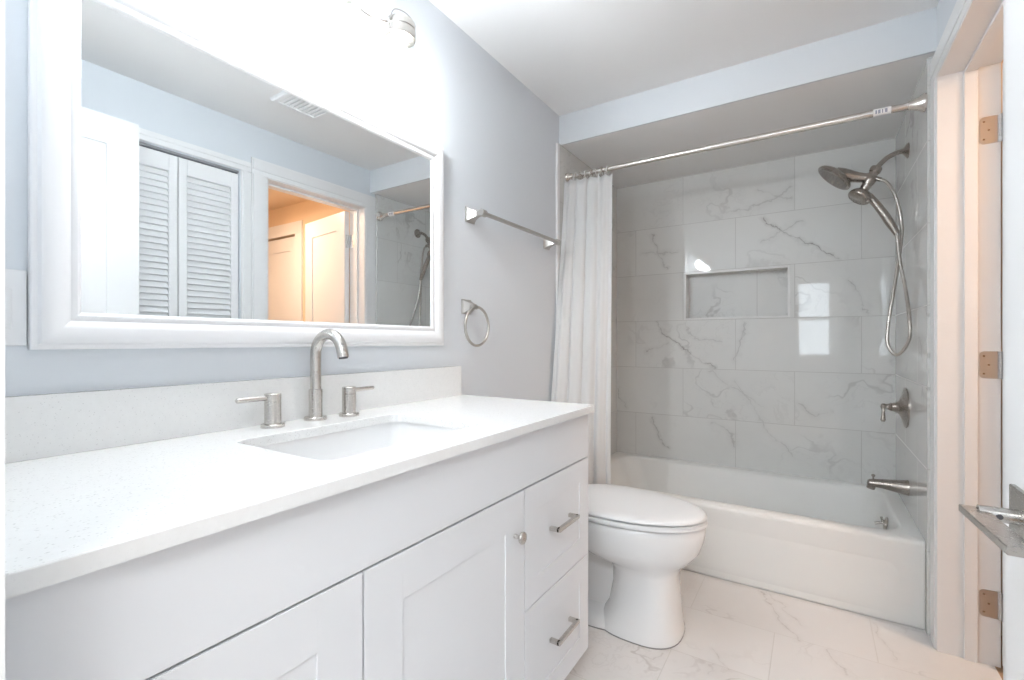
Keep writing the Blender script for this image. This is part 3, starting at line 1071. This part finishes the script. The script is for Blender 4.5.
M['vent_grey'] = paint('vent_grey', (0.80, 0.80, 0.80), 0.6, bump=0)
obj('vent_cavity', bm, 'vent_grey', ev, smooth=False)

# hall lamp, and the unseen fill panel added behind the camera
lp = thing('hall_ceiling_lamp', (2.45, 1.72, CZ - 0.03), 'small round warm ceiling lamp in the hall beyond the side doorway', 'lamp')
bm = new()
lathe(bm, [(0.175, 0.0), (0.175, -0.018), (0.165, -0.022)], (2.45, 1.72, CZ), (0, 0, 1), 32)
obj('lamp_base', bm, 'nickel', lp)
bm = new()
lathe(bm, [(0.160, -0.0215), (0.155, -0.030), (0.001, -0.031)], (2.45, 1.72, CZ), (0, 0, 1), 32)
obj('diffuser', bm, 'warmglow', lp)
lp = thing('fill_panel', (1.42, -1.05, CZ + 0.02), 'unseen rectangular fill panel added on the ceiling behind the entry door', 'lamp')
bm = new()
box(bm, (0.82, -1.35, CZ + 0.026), (2.02, -0.75, CZ + 0.05), 0.003)
obj('fill_panel_frame', bm, 'trim', lp)
bm = new()
box(bm, (0.84, -1.33, CZ + 0.020), (2.00, -0.77, CZ + 0.0262), 0.001)
obj('diffuser', bm, 'fillglow', lp)

# ------------------------------------------------------------------ bathtub
tub = thing('bathtub', (0.757, 2.72, 0.0), 'white alcove bathtub with plain apron below the marble tile', 'bathtub')
TX0, TX1, TY0, TY1, TZR = 0.0115, 1.5025, 2.330, 3.107, 0.335
bm = new()
L = [rrect(TX0, TX1, TY0 + 0.012, TY1, 0.004, 0.0),
     rrect(TX0, TX1, TY0 + 0.012, TY1, 0.004, 0.005),
     rrect(TX0, TX1, TY0 + 0.003, TY1, 0.004, 0.007),
     rrect(TX0, TX1, TY0 + 0.000, TY1, 0.004, 0.300),
     rrect(TX0, TX1, TY0 - 0.002, TY1, 0.004, 0.318),
     rrect(TX0, TX1, TY0 - 0.0005, TY1, 0.004, 0.328),
     rrect(TX0, TX1, TY0 + 0.006, TY1, 0.004, TZR),
     rrect(TX0 + 0.075, TX1 - 0.050, TY0 + 0.062, TY1 - 0.050, 0.10, TZR + 0.001),
     rrect(TX0 + 0.083, TX1 - 0.058, TY0 + 0.072, TY1 - 0.060, 0.10, TZR - 0.004),
     rrect(TX0 + 0.090, TX1 - 0.064, TY0 + 0.080, TY1 - 0.068, 0.10, TZR - 0.016),
     rrect(TX0 + 0.150, TX1 - 0.090, TY0 + 0.105, TY1 - 0.095, 0.11, 0.13),
     rrect(TX0 + 0.190, TX1 - 0.110, TY0 + 0.130, TY1 - 0.120, 0.11, 0.085),
     rrect(TX0 + 0.260, TX1 - 0.170, TY0 + 0.190, TY1 - 0.180, 0.10, 0.070)]
bridge(bm, L, True, True)
# shallow raised field on the apron
t0 = [(0.09, 0.035), (1.425, 0.035), (1.425, 0.245), (0.09, 0.245)]


def fld(x0, x1, z0, z1, r, y):
    return [Vector((p.x, y, p.y)) for p in rrect(x0, x1, z0, z1, r, 0)]


bridge(bm, [fld(0.080, 1.440, 0.030, 0.255, 0.06, TY0 + 0.0035), fld(0.095, 1.425, 0.045, 0.240, 0.055, TY0 + 0.0007), fld(0.13, 1.39, 0.08, 0.205, 0.05, TY0 + 0.0002)], False, True)
obj('tub_shell', bm, 'enamel', tub, angle=50)
bm = new()
lathe(bm, [(0.030, 0.0), (0.030, 0.004), (0.026, 0.009), (0.012, 0.012), (0.001, 0.0125)], (1.4275, 2.72, 0.262), (-1, 0, 0.16), 26)
ov = obj('overflow_plate', bm, 'nickel', tub, label='nickel overflow plate with trip lever')
bm = new()
tube(bm, [(1.418, 2.72, 0.264), (1.398, 2.72, 0.262), (1.385, 2.72, 0.256)], 0.005, 10, radii=[0.005, 0.005, 0.007])
tube(bm, [(1.415, 2.72, 0.266), (1.408, 2.72, 0.290)], 0.006, 10)
obj('trip_lever', bm, 'nickel', ov)

# tub spout
ts = thing('tub_spout', (1.503, 2.71, 0.42), 'brushed nickel tub spout on the right tile wall above the tub', 'spout')
bm = new()
n = 18
path = [(1.503, 0.4400, 0.0340, 0.0340), (1.490, 0.4400, 0.0330, 0.0330), (1.478, 0.4405, 0.0300, 0.0305), (1.450, 0.4420, 0.0270, 0.0260), (1.410, 0.4440, 0.0240, 0.0210),
        (1.380, 0.4440, 0.0220, 0.0180), (1.364, 0.4410, 0.0200, 0.0180), (1.357, 0.4380, 0.0150, 0.0150), (1.3545, 0.436, 0.008, 0.008)]
bridge(bm, [[Vector((x, 2.71 + ry * math.cos(2 * PI * k / n), z + rz * math.sin(2 * PI * k / n))) for k in range(n)] for x, z, ry, rz in path])
lathe(bm, [(0.0165, 0.0), (0.0165, 0.020), (0.0155, 0.026), (0.013, 0.026)], (1.374, 2.71, 0.441), (-0.25, 0, -1), 18)
obj('spout_body', bm, 'shower', ts)
bm = new()
lathe(bm, [(0.0035, 0), (0.0035, 0.014), (0.0070, 0.016), (0.0075, 0.022), (0.0050, 0.026), (0.001, 0.027)], (1.378, 2.71, 0.457), (0, 0, 1), 14)
obj('diverter_knob', bm, 'shower', ts)

# shower valve
sv = thing('shower_valve', (1.503, 2.765, 0.69), 'round nickel shower valve trim with lever handle on the right tile wall', 'valve')
bm = new()
lathe(bm, [(0.091, 0.0), (0.091, 0.006), (0.085, 0.008), (0.070, 0.013), (0.066, 0.012), (0.050, 0.018), (0.036, 0.026), (0.030, 0.030)], (1.503, 2.765, 0.790), (-1, 0, 0), 40)
obj('valve_plate', bm, 'shower', sv)
bm = new()
lathe(bm, [(0.030, 0.028), (0.026, 0.034), (0.021, 0.042), (0.0185, 0.052), (0.0200, 0.056), (0.0165, 0.060), (0.0125, 0.068), (0.0120, 0.074), (0.0145, 0.079),
           (0.0140, 0.088), (0.008, 0.093), (0.001, 0.094)], (1.503, 2.765, 0.790), (-1, 0, 0), 26)
hb = obj('valve_hub', bm, 'shower', sv)
bm = new()
tube(bm, [(1.420, 2.761, 0.786), (1.419, 2.755, 0.768), (1.418, 2.749, 0.748), (1.417, 2.745, 0.730), (1.417, 2.744, 0.722)], 0.01, 14, radii=[0.0075, 0.0065, 0.0080, 0.0105, 0.0060])
obj('valve_lever', bm, 'shower', hb)

# shower head set
YH = 2.71
sh = thing('shower_set', (1.503, YH, 1.75), 'dark nickel rain and hand shower set with hose on the right tile wall', 'shower')
bm = new()
lathe(bm, [(0.034, 0), (0.034, 0.004), (0.028, 0.009), (0.017, 0.016), (0.012, 0.022), (0.011, 0.023)], (1.503, YH, 1.940), (-1, 0, 0), 26)
obj('wall_flange', bm, 'shower', sh)
bm = new()
tube(bm, smooth_path([(1.490, YH, 1.940), (1.462, YH, 1.938), (1.430, YH, 1.924), (1.405, YH, 1.901), (1.385, YH, 1.876)], 6), 0.0105, 16)
obj('shower_arm', bm, 'shower', sh)
bm = new()
ax = Vector((1.350 - 1.392, 0, 1.800 - 1.884)).normalized()
lathe(bm, [(0.013, -0.004), (0.021, 0.0), (0.0235, 0.006), (0.0235, 0.022), (0.019, 0.028), (0.0185, 0.040), (0.024, 0.048), (0.0265, 0.060), (0.024, 0.074),
           (0.020, 0.082), (0.021, 0.094), (0.017, 0.108), (0.010, 0.112)], (1.392, YH, 1.888), ax, 26)
dv = obj('diverter', bm, 'shower', sh)
bm = new()
tube(bm, [(1.362, YH, 1.846), (1.385, YH - 0.006, 1.836), (1.404, YH - 0.012, 1.826)], 0.011, 14, radii=[0.012, 0.0105, 0.0095])
obj('hose_outlet', bm, 'shower', dv)
# rain head: tilted disc with a neck that blends into the diverter
nrm = Vector((-0.68, -0.07, -0.73)).normalized()
dc = Vector((1.230, YH - 0.004, 1.868))
bm = new()
lathe(bm, [(0.030, -0.030), (0.060, -0.021), (0.078, -0.010), (0.0835, -0.002), (0.0835, 0.004), (0.080, 0.007), (0.075, 0.0065), (0.001, 0.0065)], dc, nrm, 44)
tube(bm, smooth_path([tuple(dc - nrm * 0.010 + Vector((0.004, 0, 0))), (1.268, YH - 0.001, 1.874), (1.312, YH, 1.858), (1.350, YH, 1.847), (1.374, YH, 1.847)], 5), 0.02, 18,
     radii=[0.0215 + 0.020 * (1 - min(1, i / 14)) ** 1.5 if i else 0.034 for i in range(21)])
rh = obj('rain_head', bm, 'shower', sh, angle=45)
bm = new()
lathe(bm, [(0.070, 0.0065), (0.070, 0.0085), (0.066, 0.0095), (0.001, 0.0100)], dc, nrm, 40)
xx, yy, _ = frame_of(nrm)
for ring, cnt in ((0.015, 6), (0.028, 12), (0.041, 18), (0.054, 24)):
    for k in range(cnt):
        a = 2 * PI * k / cnt
        lathe(bm, [(0.0022, 0.0), (0.0014, 0.0025)], dc + nrm * 0.0095 + xx * (ring * math.cos(a)) + yy * (ring * math.sin(a)), nrm, 6)
M['face'] = metal('spray_face', (0.33, 0.31, 0.29), 0.4)
obj('spray_plate', bm, 'face', rh, label='nozzle-dotted spray face')
# hand shower docked under the diverter
n2 = Vector((-0.56, -0.24, -0.79)).normalized()
hc = Vector((1.325, YH - 0.012, 1.757))
bm = new()
lathe(bm, [(0.020, -0.034), (0.036, -0.027), (0.046, -0.014), (0.049, -0.003), (0.048, 0.004), (0.044, 0.008), (0.001, 0.0085)], hc, n2, 34)
hs = obj('hand_shower', bm, 'shower', sh, angle=45)
bm = new()
tube(bm, smooth_path([(1.338, YH - 0.008, 1.768), (1.372, YH - 0.006, 1.742), (1.410, YH - 0.006, 1.680), (1.440, YH - 0.006, 1.620), (1.463, YH - 0.006, 1.572)], 5), 0.014, 16,
     radii=[0.026 - 0.0095 * min(1, i / 5) if i < 8 else 0.0165 + 0.0012 * math.sin((i - 8) / 12 * PI) - 0.0045 * max(0, (i - 14) / 6) for i in range(21)])
obj('hand_grip', bm, 'shower', hs)
bm = new()
lathe(bm, [(0.006, 0), (0.006, 0.012), (0.009, 0.015), (0.007, 0.022)], (1.352, YH - 0.035, 1.742), (0.2, -0.3, -0.9), 12)
obj('spray_button', bm, 'shower', hs)
bm = new()


hosepath = [(1.462, 2.704, 1.573), (1.471, 2.69, 1.444), (1.487, 2.655, 1.308), (1.493, 2.60, 1.165), (1.487, 2.60, 1.088), (1.454, 2.63, 1.032), (1.425, 2.65, 1.076),
            (1.426, 2.66, 1.151), (1.442, 2.675, 1.276), (1.462, 2.702, 1.411), (1.480, 2.722, 1.547), (1.477, 2.725, 1.66), (1.453, 2.715, 1.761), (1.424, 2.702, 1.812), (1.400, 2.699, 1.827)]
hp = smooth_path(hosepath, 8)
tube(bm, hp, 0.0068, 12, radii=[0.0068 + 0.0004 * (i % 2) for i in range(len(hp))])
M['hose'] = metal('steel_hose', (0.50, 0.47, 0.44), 0.28)
obj('hose', bm, 'hose', sh, label='lighter steel hose')

# ------------------------------------------------------------------ curtain rod and curtain
cr = thing('curtain_rod', (0.757, 2.325, 1.96), 'straight nickel shower curtain rod across the tub alcove', 'curtain rod')
RY, RZ = 2.325, 1.988
bm = new()
tube(bm, [(0.012, RY, RZ), (0.75, RY, RZ)], 0.0118, 18)
tube(bm, [(0.73, RY, RZ), (1.50, RY, RZ)], 0.0138, 18)
obj('rod_tube', bm, 'rod', cr)
for x, s in ((0.0115, 1), (1.5025, -1)):
    bm = new()
    g = 1.0 if s < 0 else 0.62
    lathe(bm, [(0.034 * g, 0), (0.034 * g, 0.005), (0.030 * g, 0.011), (0.022, 0.026 * g), (0.0175, 0.042 * g), (0.0165, 0.052 * g), (0.0145, 0.053 * g)], (x, RY, RZ), (s, 0, 0), 26)
    obj('end_flange', bm, 'rod', cr)
bm = new()
tube(bm, [(1.345, RY, RZ), (1.400, RY, RZ)], 0.0143, 18)
M['sticker'] = paint('paper_sticker', (0.85, 0.85, 0.86), 0.5, bump=0)
obj('sticker', bm, 'sticker', cr, label='white paper sticker wrapped round the rod')
M['ink'] = paint('grey_ink', (0.30, 0.33, 0.42), 0.6, bump=0)
bm = new()
for x0, x1 in ((1.351, 1.356), (1.359, 1.367), (1.371, 1.375), (1.380, 1.388)):
    loops = []
    for x in (x0, x1):
        loops.append([Vector((x, RY - 0.0146 * math.cos(a), RZ - 0.0146 * math.sin(a))) for a in (-0.35, -0.1, 0.15, 0.4, 0.65)])
    bridge(bm, loops, False, False, closed=False)
obj('sticker_print', bm, 'ink', cr.children[-1])

cu = thing('shower_curtain', (0.15, 2.27, 0.10), 'white cloth shower curtain gathered at the left end of the rod', 'curtain')
bm = new()
NU, NV = 160, 44
ZTOP, ZBOT = 1.958, 0.12
rows = []
for j in range(NV + 1):
    v = j / NV
    z = ZTOP + (ZBOT - ZTOP) * v
    yc0 = 2.284 - 0.172 * min(1, v * 1.45) ** 1.1       # left edge, carried out over the wall
    yc1 = 2.318 - 0.062 * min(1, v * 1.3)                # right edge
    xl = 0.019 - 0.001 * v
    xr = 0.276 + 0.018 * v
    amp = 0.0055 + 0.0045 * v
    row = []
    for i in range(NU + 1):
        u = i / NU
        ph = 2 * PI * (4.6 * u + 0.10 * math.sin(6.0 * u + 2.0 * v)) + 0.5 * v
        fade = min(1.0, 3.5 * (1 - u) + 0.35)
        w = math.sin(ph) * amp * fade + 0.30 * amp * math.sin(2.3 * ph + 1.3) * fade
        x = xl + (xr - xl) * u + 0.010 * math.cos(ph) * (0.6 + 0.4 * v) * math.sin(PI * u)
        y = yc0 + (yc1 - yc0) * u + w
        y = min(y, 2.318) if z < 0.36 else y
        sag = 0.010 * (math.sin(PI * ((u * 7) % 1.0))) * (1 - v) ** 12
        row.append(bm.verts.new((x, y, z - sag)))
    rows.append(row)
for a, b in zip(rows[:-1], rows[1:]):
    for i in range(NU):
        bm.faces.new((a[i], a[i + 1], b[i + 1], b[i]))
cl = obj('curtain_cloth', bm, 'curtain', cu, angle=80)
md = cl.modifiers.new('thickness', 'SOLIDIFY')
md.thickness = 0.0014
M['ring'] = paint('white_ring_plastic', (0.85, 0.85, 0.84), 0.25, bump=0)
for k in range(8):
    x = 0.034 + k * 0.0305
    bm = new()
    tilt = 0.25 * math.sin(k * 2.1)
    tube(bm, [(x + tilt * 0.02 * math.cos(2 * PI * q / 24), RY + 0.0195 * math.sin(2 * PI * q / 24), RZ - 0.0065 + 0.0215 * math.cos(2 * PI * q / 24)) for q in range(24)],
         0.0026, 8, closed=True)
    obj('curtain_ring', bm, 'ring' if k % 2 else 'rod', cu)

# ------------------------------------------------------------------ toilet
TC = 1.805
to = thing('toilet', (0.45, TC, 0.0), 'white elongated toilet between the vanity and the tub', 'toilet')


def egg(xb, xf, hw, z, n=40, mid=0.42, pw=2.0, pb=2.6, yc=TC):
    xm = xb + (xf - xb) * mid
    out = []
    for k in range(n):
        a = 2 * PI * k / n
        c, s = math.cos(a), math.sin(a)
        p = pw if c >= 0 else pb
        L = xf - xm if c >= 0 else xm - xb
        out.append(Vector((xm + L * math.copysign(abs(c) ** (2 / p), c), yc + hw * math.copysign(abs(s) ** (2 / p), s), z)))
    return out


bm = new()
# front pedestal rising into the bowl
L = [egg(0.42, 0.742, 0.140, 0.004, mid=0.55, pw=2.6), egg(0.42, 0.742, 0.140, 0.016, mid=0.55, pw=2.6), egg(0.435, 0.737, 0.133, 0.032, mid=0.55, pw=2.6),
     egg(0.470, 0.732, 0.122, 0.09, mid=0.55, pw=2.7), egg(0.485, 0.726, 0.114, 0.17, mid=0.55, pw=2.7), egg(0.485, 0.727, 0.114, 0.232, mid=0.52, pw=2.5),
     egg(0.455, 0.742, 0.128, 0.262, mid=0.50), egg(0.36, 0.772, 0.155, 0.286, mid=0.47), egg(0.28, 0.798, 0.172, 0.318, mid=0.45), egg(0.235, 0.814, 0.183, 0.362, mid=0.43),
     egg(0.225, 0.820, 0.186, 0.392, mid=0.43), egg(0.222, 0.820, 0.186, 0.414, mid=0.43), egg(0.228, 0.814, 0.181, 0.421, mid=0.43)]
bridge(bm, L)
# foot and trapway behind it
bridge(bm, [egg(0.14, 0.60, 0.130, 0.004, pw=3), egg(0.14, 0.60, 0.130, 0.018, pw=3), egg(0.15, 0.58, 0.100, 0.040, pw=3), egg(0.17, 0.56, 0.055, 0.060, pw=3),
            egg(0.18, 0.56, 0.045, 0.18, pw=3), egg(0.19, 0.54, 0.060, 0.27, pw=3), egg(0.16, 0.52, 0.13, 0.33, pw=3), egg(0.10, 0.46, 0.150, 0.37, pw=3),
            egg(0.06, 0.45, 0.160, 0.395, pw=3.5), egg(0.06, 0.45, 0.160, 0.418, pw=3.5)])
obj('bowl', bm, 'porcelain', to, angle=60)
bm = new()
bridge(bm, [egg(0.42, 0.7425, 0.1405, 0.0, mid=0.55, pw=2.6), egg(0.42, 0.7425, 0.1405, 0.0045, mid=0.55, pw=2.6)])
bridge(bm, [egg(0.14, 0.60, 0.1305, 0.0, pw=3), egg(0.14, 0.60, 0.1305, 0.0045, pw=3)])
M['foot_shade'] = paint('painted_foot_shadow', (0.28, 0.27, 0.27), 0.7, bump=0)  # dark ring stands in for the contact shadow round the toilet foot
obj('foot_shadow_ring', bm, 'foot_shade', to, smooth=False, label='dark line painted as contact shadow at the foot')
bm = new()
bridge(bm, [egg(0.262, 0.8265, 0.189, 0.4265, mid=0.43), egg(0.258, 0.8190, 0.192, 0.4295, mid=0.43), egg(0.258, 0.8190, 0.192, 0.438, mid=0.43), egg(0.262, 0.8270, 0.189, 0.4425, mid=0.43)])
obj('seat', bm, 'plastic', to, angle=50)
bm = new()
bridge(bm, [egg(0.270, 0.8190, 0.182, 0.4460, mid=0.43), egg(0.266, 0.8240, 0.186, 0.4500, mid=0.43), egg(0.266, 0.8230, 0.185, 0.4570, mid=0.43),
            egg(0.272, 0.816, 0.178, 0.4625, mid=0.43), egg(0.30, 0.795, 0.150, 0.4670, mid=0.43), egg(0.38, 0.70, 0.08, 0.4695, mid=0.45), egg(0.45, 0.60, 0.03, 0.470, mid=0.48)])
obj('lid', bm, 'plastic', to, angle=50)
bm = new()
bm.free()
for s in (-1, 1):
    bm = new()
    box(bm, (0.225, TC + s * 0.075 - 0.022, 0.420), (0.275, TC + s * 0.075 + 0.022, 0.458), 0.008, 3)
    obj('seat_hinge', bm, 'plastic', to)
bm = new()
L = [rrect(0.030, 0.205, TC - 0.195, TC + 0.195, 0.035, 0.405), rrect(0.024, 0.215, TC - 0.21, TC + 0.21, 0.04, 0.43), rrect(0.020, 0.222, TC - 0.218, TC + 0.218, 0.04, 0.69)]
bridge(bm, L)
tk = obj('tank', bm, 'porcelain', to, angle=50)
bm = new()
bridge(bm, [rrect(0.016, 0.228, TC - 0.224, TC + 0.224, 0.04, 0.691), rrect(0.014, 0.231, TC - 0.227, TC + 0.227, 0.04, 0.698),
            rrect(0.014, 0.231, TC - 0.227, TC + 0.227, 0.04, 0.716), rrect(0.022, 0.223, TC - 0.219, TC + 0.219, 0.04, 0.724)])
obj('tank_lid', bm, 'porcelain', to, angle=50)
bm = new()
lathe(bm, [(0.012, 0), (0.012, 0.010), (0.008, 0.014)], (0.221, TC - 0.15, 0.64), (1, 0, 0), 16)
tube(bm, [(0.232, TC - 0.15, 0.64), (0.236, TC - 0.12, 0.637), (0.236, TC - 0.085, 0.632)], 0.006, 10)
obj('flush_lever', bm, 'nickel', tk)

# water supply hose and stop valve
ws = thing('supply_hose', (0.02, 1.66, 0.15), 'braided grey water supply hose with stop valve behind the toilet', 'hose')
bm = new()
tube(bm, smooth_path([(0.066, 1.63, 0.205), (0.085, 1.632, 0.24), (0.14, 1.65, 0.215), (0.20, 1.655, 0.26), (0.17, 1.655, 0.34), (0.13, 1.655, 0.404)], 6), 0.0055, 10)
obj('hose', bm, 'hose', ws)
bm = new()
lathe(bm, [(0.028, 0), (0.028, 0.003), (0.012, 0.006), (0.009, 0.008), (0.009, 0.05), (0.014, 0.052), (0.014, 0.075), (0.010, 0.078)], (0.0, 1.63, 0.20), (1, 0, 0), 18)
obj('stop_valve', bm, 'nickel', ws)
